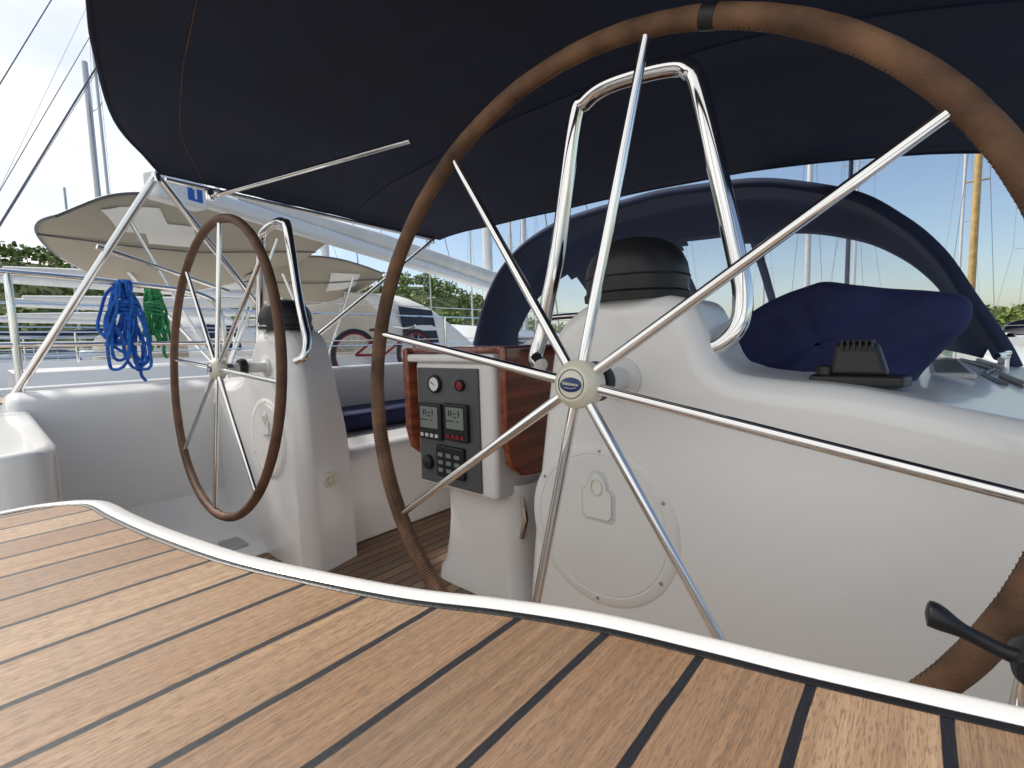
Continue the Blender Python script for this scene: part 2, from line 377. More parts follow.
# ------------------------------------------------------------------ cockpit table with instruments
TO=Vector((-.645,.35,-.67))
tb=empty('cockpit_table','white cockpit table console with mahogany leaves and instruments','table',TO)
def rel(*p):return Vector(p)-TO
def pbox(name,x0,x1,y0,y1,z0,z1,mat,par,bev=.004,seg=3):
    a=rel(x0,y0,z0);b_=rel(x1,y1,z1);return box(name,a.x,b_.x,a.y,b_.y,a.z,b_.z,mat,par,bev,seg)
pbox('console_body',-.808,-.484,.352,.72,-.365,.010,M_grp,tb,.016,4)
pbox('console_cap',-.825,-.470,.336,1.4,.006,.030,M_grp,tb,.008)
def rring2(hx,hy,z,cx,cy,r=.06,n=7):
    out=[]
    for sx,sy,a0 in ((1,1,0),(-1,1,90),(-1,-1,180),(1,-1,270)):
        for i in range(n):
            a=radians(a0+90*i/(n-1));out.append((cx+sx*(hx-r)+r*cos(a),cy+sy*(hy-r)+r*sin(a),z))
    return out
rows=[rring2(hx,hy,z,.03,.215) for hx,hy,z in ((.185,.185,0),(.180,.182,.03),(.168,.172,.06),(.158,.165,.12),(.152,.160,.20),(.152,.160,.335))]
grid('table_base',rows,M_grp,tb,closed=True)
pbox('instrument_panel',-.790,-.536,.345,.356,-.350,-.010,M_panel,tb,.004)
def disp(x,z,w,h,lcdh):
    d=pbox('display',x-w/2,x+w/2,.332,.346,z-h/2,z+h/2,M_black,tb,.005)
    pbox('screen',x-w/2+.012,x+w/2-.012,.3305,.333,z+h/2-.010-lcdh,z+h/2-.010,M_lcd,d,.001)
    gs=[]
    for i,(dx,dz,ww,hh_) in enumerate([(-.022,-.014,.004,.016),(-.012,-.014,.004,.016),(.002,-.014,.012,.003),(.002,-.024,.012,.003),(.018,-.014,.004,.016),(-.02,-.036,.03,.003),(.012,-.036,.01,.003)]):
        a=rel(x+dx-ww/2,.3297,z+h/2-.012+dz-hh_/2);b_=rel(x+dx+ww/2,.3304,z+h/2-.012+dz+hh_/2)
        gs.append(box_geo(a.x,b_.x,a.y,b_.y,a.z,b_.z))
    mk('digits',*join(gs),M_black,d,smooth=False)
    gs=[]
    for i in range(4):
        xx=x-w/2+.018+i*(w-.036)/3;a=rel(xx-.006,.3295,z-h/2+.008);b_=rel(xx+.006,.333,z-h/2+.018);gs.append(box_geo(a.x,b_.x,a.y,b_.y,a.z,b_.z))
    mk('buttons',*join(gs),M_grp2 if x<-.66 else M_red,d,smooth=False)
disp(-.727,-.165,.100,.106,.062);disp(-.617,-.160,.094,.105,.060)
kd=pbox('keypad',-.705,-.590,.332,.346,-.322,-.230,M_black,tb,.006)
gs=[]
for i in range(3):
    for j in range(3):
        a=rel(-.692+.034*i,.3300,-.262-.022*j);b_=rel(-.672+.034*i,.333,-.251-.022*j);gs.append(box_geo(a.x,b_.x,a.y,b_.y,a.z,b_.z))
mk('keys',*join(gs),M_lcd,kd,smooth=False)
for x,r in ((-.705,.026),(-.600,.016)):
    g=revolve('gauge',[(r,0),(r,.008),(r*.86,.011),(r*.8,.008),(0,.008)],M_black,tb,at(*rel(x,.344,-.056),AFT),32)
    revolve('gauge_dial',[(r*.75,.0085),(0,.0088)],M_red if r<.02 else M_hatch,g,at(*rel(x,.344,-.056),AFT),24)
    if r>.02:mk('gauge_needle',*tube_geo([rel(x-.012,.334,-.05),rel(x+.004,.334,-.058)],.0012,5),M_black,g)
revolve('control_knob',[(.022,0),(.020,.010),(.010,.014),(0,.015)],M_black,tb,at(*rel(-.748,.344,-.290),AFT),24)
for s,x in ((0,-.848),(1,-.450)):
    pl=[(.345,.048),(.345,-.20),(.36,-.26),(.40,-.295),(.46,-.305),(1.3,-.305),(1.4,-.25),(1.4,.048)]
    prism('table_leaf',[(p[0]-.35,p[1]+.67) for p in pl],'x',x-.013+.645,x+.013+.645,M_mahog,tb,.008)
pbox('table_top',-.84,-.458,.36,1.4,.031,.049,M_mahog,tb,.005)
tube('table_grab_rail',[rel(*p) for p in spl([(-.80,.95,.05),(-.80,.95,.12),(-.76,.95,.145),(-.50,.95,.145),(-.46,.95,.12),(-.46,.95,.05)],5)],.011,M_chrome,tb)
tube('console_pipe',[rel(-.455,.42,-.36),rel(-.445,.42,-.42),rel(-.47,.43,-.48)],.008,M_chrome,tb)
# ------------------------------------------------------------------ cushions
o=box('seat_cushion',-1.72,-1.44,.335,1.9,-.297,-.225,M_cushion,None,.02,4);tag(o,'navy blue seat cushion lying on the white bench','cushion')
out=[(0,-.024),(.012,.008),(.03,.040),(.062,.080),(.095,.110),(.14,.134),(.19,.150),(.215,.153),(.26,.143),(.309,.133),(.36,.124),(.398,.114),(.411,.094),(.406,.064),(.385,.035),(.355,-.010),(.335,-.032),(.27,-.034),(.20,-.034),(.12,-.034),(.05,-.034)]
os_=spl([Vector((a,0,b)) for a,b in out],6,closed=True)
cen=Vector((.21,0,.04));rows=[]
for y,s in ((.44,.02),(.436,.15),(.436,.3),(.437,.45),(.439,.6),(.441,.72),(.445,.82),(.452,.90),(.462,.95),(.478,.98),(.50,1.0),(.52,1.0),(.56,1.01),(.60,1.0),(.66,1.01),(.72,1.0),(.78,.98),(.815,.9),(.83,.7),(.835,.02)):
    row=[]
    for p in os_:
        q=cen+(p-cen)*s;q.y=y+.03*(p.x)
        wx=q.x*cos(.5)+q.z*sin(.5);wz=-q.x*sin(.5)+q.z*cos(.5)
        fold=mn.noise(Vector((wx*7,wz*34,1.3)))*.012+mn.noise(Vector((wx*30,wz*11,5)))*.007
        nz=mn.noise(Vector((q.x*9,q.y*9,q.z*9)))*.007+mn.noise(Vector((q.x*30,q.y*12,q.z*25)))*.003
        q=q+(q-cen).normalized()*nz;q.y+=fold*1.7;q.z=max(q.z,-.034);row.append(q)
    rows.append(row)
o=grid('cushion',rows,M_cushion,None,ang=80,closed=True);tag(o,'folded navy blue cushion resting on the white coaming','cushion')
# ------------------------------------------------------------------ black deck fitting
df=empty('deck_fitting','black ribbed plastic deck fitting on the white coaming','deck fitting',(.292,.20,.004))
prism('base_plate',[(-.052,-.024),(.044,-.024),(.052,0),(.044,.03),(-.044,.03),(-.052,0)],'z',-.012,.002,M_black,df,.004)
V,F=box_geo(-.026,.026,-.016,.022,.000,.044);V=[Vector((v[0]*(.85 if v[2]>.02 else 1.2)-(.004 if v[2]>.02 else 0),v[1]+(.006 if v[2]>.02 and v[1]<0 else 0),v[2])) for v in V]
bevel_obj(mk('body',V,F,M_black,df,smooth=False),.008,4)
gs=[box_geo(-.019+i*.0062,-.0165+i*.0062,-.0165,.012,.034,.0465) for i in range(6)]
mk('cooling_fins',*join(gs),M_black,df,smooth=False)
revolve('thumb_knob',[(0,.012),(.010,.010),(.011,0)],M_black,df,at(-.036,0,.002),16)
e=empty('winch_track','grey slotted track lying on the white coaming','track',(.40,1.05,-.035))
bevel_obj(mk('track_bar',*box_geo(-.035,.035,-.30,.30,-.003,.008),M_grp2,e,smooth=False),.003,2)
mk('track_slots',*join([box_geo(-.026,.026,-.28+i*.04,-.262+i*.04,.006,.0095) for i in range(14)]),M_panel,e,smooth=False)
for i in range(2):
    pts=spl([(.47+.03*i,.72,-.045),(.46+.03*i,.95,-.043),(.49+.02*i,1.2,-.043),(.45+.04*i,1.6,-.04)],6)
    o=tube('sheet_rope',pts,.006,M_beige2 if i else M_panel,None,8);tag(o,'thin sheet rope lying along the white coaming','rope')
e=empty('mooring_cleat','stainless mooring cleat on the white side deck','cleat',(.52,1.3,-.05))
tube('horn_bar',[(-.02,-.10,.04),(-.0,-.03,.036),(.0,.03,.036),(.02,.10,.04)],[.006,.011,.011,.006],M_chrome,e)
for s in (-.03,.03):tube('cleat_leg',[(0,s,-.01),(0,s,.036)],.009,M_chrome,e,10)
# ------------------------------------------------------------------ engine lever
lv=empty('engine_lever','black engine throttle lever on a chrome bracket','lever',(.41,-.12,-.16))
hp=spl([(-.050,0,.024),(-.046,0,.0235),(-.036,-.001,.020),(-.024,0,.0155),(-.010,0,.011),(.01,0,.009)],4)
rad=[.002,.0062,.0082,.0088,.0089,.0087,.0082,.0074,.0064,.0056,.0050,.0048,.0048,.0048,.0048,.0049,.005,.0055,.0055,.0055,.0055]
tube('handle',hp,rad[:len(hp)],M_black,lv,16)
revolve('pivot',[(0,.010),(.010,.010),(.012,.006),(.012,-.018),(0,-.018)],M_black,lv,at(.004,0,.006,AFT),24)
tube('bracket',[(.002,0,.004),(.0,.005,-.03),(-.002,.03,-.06),(-.002,.08,-.10),(0,.11,-.16),(0,.235,-.22)],.0065,M_chrome,lv,14)
tube('clamp_bar',[(-.012,.0,-.030),(.03,.0,-.024)],.0045,M_chrome,lv,10)
# ------------------------------------------------------------------ bimini
bi=empty('bimini_canopy','dark navy canvas bimini on stainless tubes over the cockpit','bimini')
aft=[(-1.72,-.02,.685),(-1.66,-.07,.71),(-1.46,-.185,.735),(-1.16,-.27,.77),(-1.01,-.30,.80),(-.645,-.36,.83),(-.1,-.37,.82),(.35,-.30,.76),(.62,-.20,.70),(.76,-.12,.63)]
fwd=[(-1.80,1.34,.662),(-1.72,1.35,.672),(-1.45,1.39,.685),(-1.2,1.43,.695),(-1.03,1.46,.70),(-.645,1.49,.705),(-.2,1.54,.70),(.15,1.60,.675),(.52,1.65,.615),(.76,1.68,.55)]
A=spl(aft,6);B_=spl(fwd,6);rows=[]
nt_=48
for i in range(nt_+1):
    t=i/nt_;row=[]
    for j,(a,b_) in enumerate(zip(A,B_)):
        p=a.lerp(b_,t);s=j/(len(A)-1)
        p.z+=.05*sin(pi*t)*min(1,4*s*(1-s)*1.5)+.005*mn.noise(Vector((p.x*4,p.y*3,1)))+.004*mn.noise(Vector((p.x*3,p.y*14,4)))
        p.z-=.012*math.exp(-((t-.58)/.03)**2)*min(1,6*s*(1-s))
        row.append(p)
    rows.append(row)
grid('canopy',rows,M_navy,bi,ang=80,thick=.004)
def edge(row,dz=0):return [Vector((p.x,p.y,p.z+dz)) for p in row]
tube('hem_piping',edge(rows[0]),.005,M_navy,bi,8);tube('hem_piping',edge(rows[-1]),.006,M_navy,bi,8)
tube('hem_piping',[r_[0] for r_ in rows],.005,M_navy,bi,8)
tube('fabric_seam',edge(rows[28],-.003),.0024,M_navy2,bi,6)
tube('fabric_seam',edge(rows[5],-.0030),.0013,M_leather,bi,6)
def strut(a,b_,r=.0125):tube('strut',[a,b_],r,M_chrome,bi,12)
strut((-1.74,-.03,.675),(-1.90,-.43,-.07))
strut((-1.74,-.02,.675),(-1.88,.55,-.05))
strut((-1.735,.14,.64),(-.97,.50,.735),.009)
strut((-1.79,1.28,.645),(-1.88,.40,-.04),.010)
strut((-1.735,-.0,.672),(-1.80,1.27,.652),.009)
strut((-1.86,.22,.30),(-1.80,-.20,.42),.009)
for p in ((-1.74,-.025,.675),(-1.735,.14,.645),(-1.79,1.28,.645)):
    revolve('tube_joint',[(0,-.016),(.014,-.016),(.016,0),(.014,.016),(0,.016)],M_chrome,bi,at(*p),14)
strut((.70,.0,.66),(.78,-.35,-.08));strut((.72,1.5,.55),(.80,.9,-.08))
# ------------------------------------------------------------------ dodger (sprayhood)
dg=empty('sprayhood','navy canvas sprayhood with clear windows over the companionway','sprayhood')
h1=[(-1.82,.0),(-1.79,.09),(-1.70,.30),(-1.57,.48),(-1.38,.61),(-1.13,.69),(-.85,.715),(-.62,.72),(-.38,.71),(-.12,.665),(.13,.57),(.28,.45),(.38,.33),(.46,.18),(.54,.03),(.575,-.05)]
H1=spl([Vector((x,0,z)) for x,z in h1],6);n1=len(H1)
def hood(v):
    row=[]
    for j,p in enumerate(H1):
        if v<=.35:
            t=v/.35;q=Vector((-.62+(p.x+.62)*(1-.02*t),1.6+.30*t,p.z*(1-.015*t)))
        else:
            t=(v-.35)/.65
            a=Vector((-.62+(p.x+.62)*.98,1.90,p.z*.985))
            b_=Vector((-.62+(p.x+.62)*.97,2.15+.75*(1-min(1,abs((p.x+.62)/1.2))**2.2),.04-.10*min(1,abs((p.x+.62)/1.2))**4))
            q=a.lerp(b_,t);q.z+=.04*sin(pi*t)
        q.z+=.006*mn.noise(Vector((q.x*5,q.y*6,q.z*5)))
        row.append(q)
    return row
vs=[i/50 for i in range(51)];R_=[hood(v) for v in vs]
wins=[(.06,.27),(.29,.42),(.435,.545),(.56,.855)]
Fc=[];Fw=[[] for _ in wins]
allV=[p for r_ in R_ for p in r_]
for i in range(50):
    for j in range(n1-1):
        s=(j+.5)/(n1-1);v=(i+.5)/50;f=(i*n1+j,i*n1+j+1,(i+1)*n1+j+1,(i+1)*n1+j)
        hit=None
        for k,(a,b_) in enumerate(wins):
            v0=.50+.06*max(0,1-min(s-a,b_-s)/.02)
            if a<s<b_ and v0<v<.95:hit=k
        if hit is None:Fc.append(f)
        else:Fw[hit].append(f)
def sub(name,F,mat,thick):
    used=sorted({i for f in F for i in f});mp={a:b for b,a in enumerate(used)}
    o=mk(name,[allV[i] for i in used],[tuple(mp[i] for i in f) for f in F],mat,dg,ang=80)
    if thick:
        s=o.modifiers.new('s','SOLIDIFY');s.thickness=thick;s.offset=0
sub('hood_canvas',Fc,M_navy2,.008)
for F_ in Fw:sub('window_panel',F_,M_film,0)
tube('hood_bow',[Vector((p.x,p.y+.01,p.z-.014)) for p in R_[0]],.019,M_navy2,dg,10)
# ------------------------------------------------------------------ port guard rail with ropes
PO=Vector((-2.15,0,-.10))
pr=empty('guard_rail','stainless tubular guard rail at the port quarter','guard rail',PO)
def pr_t(n,pts,r):tube(n,[Vector(p)-PO for p in pts],r,M_chrome,pr,12)
pr_t('top_rail',spl([(-1.3,-1.5,.36),(-2.0,-1.4,.36),(-2.15,-1.1,.36),(-2.15,-.4,.355),(-2.15,.0,.335),(-2.15,.20,.31),(-2.15,.28,.22),(-2.15,.28,-.10)],5),.0125)
pr_t('middle_rail',[(-2.15,-1.1,.10),(-2.15,.28,.09)],.010)
for y in (-.40,-1.0):pr_t('stanchion',[(-2.15,y,-.10),(-2.15,y,.352)],.012)
pr_t('life_line',[(-2.15,.28,.30),(-2.15,2.3,.30),(-2.15,6,.32)],.003)
pr_t('life_line',[(-2.15,.28,.09),(-2.15,2.3,.09),(-2.15,6,.1)],.003)
pr_t('stanchion',[(-2.15,2.3,-.1),(-2.15,2.3,.31)],.011)
def rope(name,c,w,h,n,mat,label,seed):
    gs=[];rnd=random.Random(seed)
    for i in range(n):
        dx=rnd.uniform(-.025,.025);yy=rnd.uniform(-w*.35,w*.35);ww=w*rnd.uniform(.12,.42);hh_=h*rnd.uniform(.6,1.0);ph=rnd.uniform(0,6)
        pts=[]
        for k in range(30):
            a=2*pi*k/30
            zz=-hh_/2+hh_/2*cos(a);q=-zz/hh_
            wb=.008*sin(2*a+ph)+.004*sin(5*a+ph*2)
            pts.append(Vector((c[0]+dx+.014*sin(a*2+ph),c[1]+yy*(.3+.7*q)+ww*sin(a)*(.35+.65*q)+wb,c[2]+zz+.003*sin(5*a+ph))))
        gs.append(tube_geo(pts,.0062,7,closed=True))
    for i in range(5):
        z=c[2]-h*.22-.012*i
        gs.append(tube_geo([Vector((c[0]+.03*cos(a),c[1]+w*.27*sin(a),z+.006*sin(a+i))) for a in [2*pi*k/16 for k in range(16)]],.0062,7,closed=True))
    gs.append(tube_geo(spl([(c[0]-.02,c[1]+w*.2,c[2]-h*.4),(c[0]-.02,c[1]+w*.32,c[2]-h*.75),(c[0],c[1]+w*.2,c[2]-h*1.02),(c[0],c[1]+w*.3,c[2]-h*1.12)],6),.0062,7))
    o=mk(name,*join(gs),mat);tag(o,label,'rope');return o
rope('rope_coil',(-2.15,-.072,.348),.15,.37,14,M_ropeb,'blue rope coil hanging on the stainless guard rail',5)
rope('rope_coil',(-2.19,.035,.33),.10,.27,9,M_ropeg,'green rope coil hanging on the stainless guard rail',8)
# ------------------------------------------------------------------ neighbouring yachts
def B(deg,D,z=0):
    a=radians(deg);return (.35+D*sin(a),-.55+D*cos(a),z)
def yacht_b(loc,head,L=12,W=3.8,mast=15,hood=None,label='white sailing yacht with tall mast moored in the marina',boom=True):
    e=empty('moored_yacht',label,'sailing yacht',loc,'moored yachts');e.rotation_euler=(0,0,radians(head))
    rows=[]
    for i in range(17):
        t=i/16;y=-L/2+L*t
        w=W/2*(min(1,.78+.9*t) if t<.35 else max(.0,1-((t-.35)/.65)**2.3)*1.0)
        w=min(w,W/2);fb=1.15+.35*t*t
        rows.append([(x,y,z) for x,z in ((-w,fb),(-w*.99,fb*.6),(-w*.9,.1),(-w*.5,-.3),(0,-.4),(w*.5,-.3),(w*.9,.1),(w*.99,fb*.6),(w,fb))])
    grid('hull',rows,M_hull,e,ang=60)
    dk=[[(r_[0][0]*.99,r_[0][1],r_[0][2]-.02),(0,r_[0][1],r_[0][2]+.04),(r_[-1][0]*.99,r_[-1][1],r_[-1][2]-.02)] for r_ in rows]
    grid('deck',dk,M_grp2,e);
    mk('transom',rows[0],[tuple(range(9))],M_hull,e,smooth=False)
    rows=[]
    for i in range(9):
        t=i/8;y=-L*.12+L*.48*t;w=W*.33*(1-.45*t*t);h=(.52-.25*t)*(0.0 if i in (0,8) else 1)
        rows.append([(-w*1.08,y,1.2),(-w,y,1.22+h*.8),(-w*.85,y,1.25+h),(0,y,1.3+h*1.1),(w*.85,y,1.25+h),(w,y,1.22+h*.8),(w*1.08,y,1.2)])
    grid('cabin',rows,M_grp,e,ang=40)
    rows=[]
    for i in range(9):
        t=i/8;y=-L*.45+L*.35*t
        rows.append([(-W*.40,y,1.12),(-W*.37,y,1.38),(-W*.31,y,1.40),(-W*.28,y,1.1),(W*.28,y,1.1),(W*.31,y,1.40),(W*.37,y,1.38),(W*.40,y,1.12)])
    grid('cockpit_coaming',rows,M_grp,e,ang=40)
    for s in (-1,1):
        mk('cabin_window',[(s*(W*.33*1.075),-L*.05,1.38),(s*(W*.33*.98),L*.18,1.38),(s*(W*.33*.965),L*.18,1.52),(s*(W*.33*1.055),-L*.05,1.58)],[(0,1,2,3)],M_dark,e,smooth=False)
    tube('mast',[(0,L*.08,1.3),(0,L*.075,1.3+mast)],[.09,.07],M_alu,e,10)
    for f in (.42,.72):
        tube('spreader',[(-.9,L*.07,1.3+mast*f),(0,L*.08,1.3+mast*f+.05),(.9,L*.07,1.3+mast*f)],.025,M_alu,e,6)
    gs=[]
    for s in (-1,1):
        gs.append(tube_geo([(s*W*.45,L*.06,1.25),(s*.9,L*.07,1.3+mast*.42),(s*.85,L*.07,1.3+mast*.72),(0,L*.075,1.3+mast)],.010,4))
    gs.append(tube_geo([(0,L*.49,1.5),(0,L*.075,1.25+mast)],.010,4));gs.append(tube_geo([(0,-L*.49,1.2),(0,L*.075,1.3+mast)],.010,4))
    mk('rigging',*join(gs),M_wire,e)
    if boom:
        tube('boom',[(0,L*.07,2.55),(0,-L*.36,2.65)],.09,M_alu,e,10)
        tube('sail_cover',spl([(0,L*.06,3.0),(0,-L*.1,2.8),(0,-L*.35,2.73)],4),[.16,.16,.17,.17,.16,.15,.13,.10,.07],M_beige2 if hood!=M_navy2 else M_navy2,e,10)
    if hood:
        rows=[]
        for i in range(8):
            t=i/7;y=-L*.20+1.7*t;row=[]
            k_=1 if t<.45 else 1-((t-.45)/.55)**1.5*.8
            for j in range(15):
                a=pi*j/14;row.append((-W*.34*cos(a),y,1.25+.95*k_*max(0,sin(a))**.5))
            rows.append(row)
        grid('sprayhood',rows,hood,e,ang=70,thick=.01)
        for s in (-1,1):
            mk('hood_window',[(s*W*.345,-L*.20+.25,1.50),(s*W*.345,-L*.20+.8,1.50),(s*W*.315,-L*.20+.8,1.92),(s*W*.318,-L*.20+.25,1.95)],[(0,1,2,3)],M_dark,e,smooth=False)
    gs=[]
    for s in (-1,1):
        for i in range(6):
            y=-L*.48+L*.8*i/5;w=W*.46 if i<4 else W*.36
            gs.append(tube_geo([(s*w,y,1.15),(s*w,y,1.8)],.013,6))
        gs.append(tube_geo([(s*W*.46,-L*.48,1.8),(s*W*.46,L*.0,1.8),(s*W*.36,L*.32,1.85)],.008,5))
        gs.append(tube_geo([(s*W*.46,-L*.48,1.5),(s*W*.46,L*.0,1.5),(s*W*.36,L*.32,1.55)],.006,5))
    gs.append(tube_geo([(-W*.46,-L*.48,1.8),(-W*.42,-L*.5,1.8),(W*.42,-L*.5,1.8),(W*.46,-L*.48,1.8)],.013,6))
    mk('guard_wires',*join(gs),M_chrome,e)
    return e
WZ=-1.62
yacht_b((-5.7,5.0,WZ+.18),3,12,3.8,14,M_beige2,'white sailing yacht with pale sprayhood moored alongside',boom=False)
yacht_b((-10.0,4.2,WZ+.15),4,12,3.8,15,M_beige2,'white sailing yacht with pale canvas sprayhood')
yacht_b((-14.3,5.0,WZ+.1),5,13,4,16,M_beige)
yacht_b((-18.8,5.0,WZ),2,13,4,15,M_beige2)
yacht_b((-24,9.0,WZ),6,13,4,17,M_beige2)
yacht_b((-20,24,WZ),15,13,4,16,M_navy2)
yacht_b((-12,30,WZ),10,13,4,16,M_beige2)
yacht_b((-3,36,WZ),5,13,4,15,M_navy2)
yacht_b((5.5,44,WZ),0,12,4,13,M_navy2)
yacht_b((-36,5,WZ),5,14,4.2,20,M_navy2)
def canopy_thing(label,top,bot,x0,dx,y0,yl,windows):
    O=Vector((x0,y0,0))
    ab=empty('beige_bimini',label,'bimini',O)
    def mkl(L_):
        S=spl([Vector((i,v,0)) for i,v in enumerate(L_)],10)
        return lambda t:S[min(len(S)-1,int(round(t*(len(S)-1))))].y
    ft=mkl(top);fb_=mkl(bot)
    def srf(t,s):
        y=y0+yl*t;zt=ft(t);zb=fb_(t);z=zt+(zb-zt)*s
        x=x0-dx*s+.10*sin(pi*s)
        if t<.15: y-=.12*(1-(2*s-1)**2)*(1-t/.15)**1.5
        return Vector((x,y+.10*s,z+.02*sin(pi*s)+.004*mn.noise(Vector((t*6,s*3,x0)))))-O
    nn=(len(top)-1)*10
    rows=[[srf(i/nn,j/16) for j in range(17)] for i in range(nn+1)]
    grid('canopy',rows,M_beige,ab,ang=80,thick=.01)
    tube('canopy_edge',[r_[0] for r_ in rows],.011,M_panel,ab,8)
    tube('canopy_edge',[r_[-1] for r_ in rows],.012,M_beige2,ab,8)
    tube('canopy_edge',rows[0],.010,M_panel,ab,8)
    tube('canopy_bow',[r_[9]+Vector((.02,0,-.01)) for r_ in rows],.006,M_panel,ab,8)
    for t0,t1,s0,s1,sk in windows:
        rr_=[[srf(t0+(t1-t0)*i/6+sk*j/6,s0+(s1-s0)*j/6)+Vector((.014,-.002,-.006)) for j in range(7)] for i in range(7)]
        grid('clear_window',rr_,M_beige2,ab)
    for yy in (.2,.75):
        tube('support_tube',[Vector((x0-.05,y0+yl*yy,ft(yy)-.15))-O,Vector((x0-.15,y0+yl*.5,-.2))-O],.014,M_chrome,ab,8)
        tube('support_tube',[Vector((x0-dx*.8,y0+yl*yy+.1,fb_(yy)+.1))-O,Vector((x0-dx*.8,y0+yl*.5+.2,-.2))-O],.014,M_chrome,ab,8)
canopy_thing('beige canvas bimini with clear window on the adjacent yacht',[.95,1.13,1.20,1.22,1.21,1.17,1.12,1.06],[.82,.66,.60,.60,.66,.75,.85,.95],-3.95,.9,-.04,1.9,[(.12,.30,.14,.42,.05),(.24,.42,.30,.52,.03)])
canopy_thing('smaller beige canopy over the cockpit of the adjacent yacht',[.80,.96,1.02,1.04,1.03,.99,.93],[.66,.56,.54,.56,.62,.72,.82],-4.7,.5,1.45,1.5,[(.55,.80,.35,.75,.0)])
bo=empty('furled_boom','long white boom with blue badge over the adjacent yacht','boom',(-3.2,.38,1.08))
BO=Vector((-3.2,.38,1.08))
def bp_(*p):return Vector(p)-BO
tube('boom_spar',[bp_(-3.2,.38,1.06),bp_(-5.95,6.7,1.02)],[.062,.080],M_hull,bo,14)
tube('sail_bag',[bp_(-3.42,.85,1.14),bp_(-4.2,2.6,1.19),bp_(-5.8,6.4,1.20)],[.03,.09,.13],M_beige2,bo,12)
Rb=Matrix.Translation((0,0,-.03))@Matrix.Rotation(math.atan2(2.75,6.32),4,'Z')
V,F=box_geo(-.065,.065,-.10,.24,-.085,.085);ec=bevel_obj(mk('end_cap',[Rb@Vector(v) for v in V],F,M_hull,bo,smooth=False),.03,4)
V,F=box_geo(.0655,.068,.09,.19,-.050,.050);mk('blue_badge',[Rb@Vector(v) for v in V],F,M_badge,ec,smooth=False)
V,F=join([box_geo(.0685,.070,.134,.148,-.036,.036),box_geo(.0685,.070,.122,.136,.020,.032)]);mk('badge_numeral',[Rb@Vector(v) for v in V],F,M_hull,ec,smooth=False)
bk=empty('bicycle','dark red bicycle standing on the adjacent yacht deck','bicycle',(-4.05,2.12,-.30))
for yy in (0,.78):
    w_=mk('wheel',*tube_geo([(0,yy+.25*cos(a),.26+.25*sin(a)) for a in [2*pi*i/36 for i in range(36)]],.022,8,closed=True),M_black,bk)
    mk('wheel_rim',*tube_geo([(0,yy+.222*cos(a),.26+.222*sin(a)) for a in [2*pi*i/36 for i in range(36)]],.010,6,closed=True),M_red,w_)
    mk('spokes',*join([tube_geo([(0,yy,.26),(0,yy+.22*cos(a),.26+.22*sin(a))],.002,4) for a in [2*pi*i/14 for i in range(14)]]),M_steel,w_)
mk('frame',*join([tube_geo(p_,.014,8) for p_ in ([(0,.0,.26),(0,.34,.25)],[(0,.34,.25),(0,.30,.50)],[(0,.30,.46),(0,.0,.26)],[(0,.34,.25),(0,.68,.46)],[(0,.78,.26),(0,.68,.52)])]),M_red,bk)
tube('handlebar',[(-.20,.62,.56),(-.1,.68,.54),(.1,.68,.54),(.20,.62,.56)],.011,M_chrome,bk,8)
box('saddle',-.05,.05,.20,.38,.50,.535,M_black,bk,.015)
def mast(deg,D,top,r,mat=M_alu,label='tall aluminium mast with rigging in the marina',lean=0):
    p=B(deg,D,WZ);e=empty('mast_pole',label,'mast',p,'marina masts')
    tube('spar',[(0,0,0),(lean,0,top-WZ)],[r,r*.8],mat,e,8)
    w=D*.03
    mk('shrouds',*join([tube_geo([(s*w,0,1),(s*w*.45,0,(top-WZ)*.55),(lean,0,top-WZ)],r*.09,4) for s in (-1,1)]),M_wire,e)
    tube('spreader',[(-w*.45,0,(top-WZ)*.55),(w*.45,0,(top-WZ)*.55)],r*.25,mat,e,5)
mast(-80.4,32,14.2,.15);mast(-82.6,60,15,.12);mast(-38.9,22,7.3,.12);mast(-40.5,35,9,.12);mast(-45.2,30,8,.06)
mast(-9.1,26,11.5,.13);mast(-5.8,24,10,.09,M_navy);mast(-13,30,8,.08);mast(3.0,20,9.3,.10,M_wood,'varnished wooden mast beside the moored yachts');mast(2.2,24,8.4,.05)
mast(-50,45,9,.07);mast(-58,48,8,.07)
# ------------------------------------------------------------------ water, hills, wood
m,nt,b=base('water');b.inputs['Base Color'].default_value=(.02,.05,.06,1);b.inputs['Roughness'].default_value=.08
tc=N(nt,'ShaderNodeTexCoord');no=N(nt,'ShaderNodeTexNoise');no.inputs['Scale'].default_value=1.2;no.inputs['Detail'].default_value=4
nt.links.new(tc.outputs['Object'],no.inputs['Vector']);bp=N(nt,'ShaderNodeBump');bp.inputs['Strength'].default_value=.5;bp.inputs['Distance'].default_value=.1
nt.links.new(no.outputs['Fac'],bp.inputs['Height']);nt.links.new(bp.outputs[0],b.inputs['Normal'])
o=mk('water',[(-900,-900,WZ),(900,-900,WZ),(900,900,WZ),(-900,900,WZ)],[(0,1,2,3)],m,smooth=False);o['kind']='structure'
M_hill=simple('hillside',(.085,.12,.035),.95,var=.5,vs=.15)
m,nt,b=base('foliage');g=N(nt,'ShaderNodeNewGeometry');rp=N(nt,'ShaderNodeValToRGB')
e=rp.color_ramp.elements;e[0].color=(.06,.10,.025,1);e[1].color=(.24,.30,.08,1)
nt.links.new(g.outputs['Random Per Island'],rp.inputs[0]);nt.links.new(rp.outputs[0],b.inputs['Base Color']);b.inputs['Roughness'].default_value=.8;M_leaf=m
def hh(deg):
    a=22+2.2*sin(radians(deg*3.1+20))+1.0*sin(radians(deg*7+50));b_=3.5
    t=min(1,max(0,(deg+50)/14));return a*(1-t)+b_*t
rows=[]
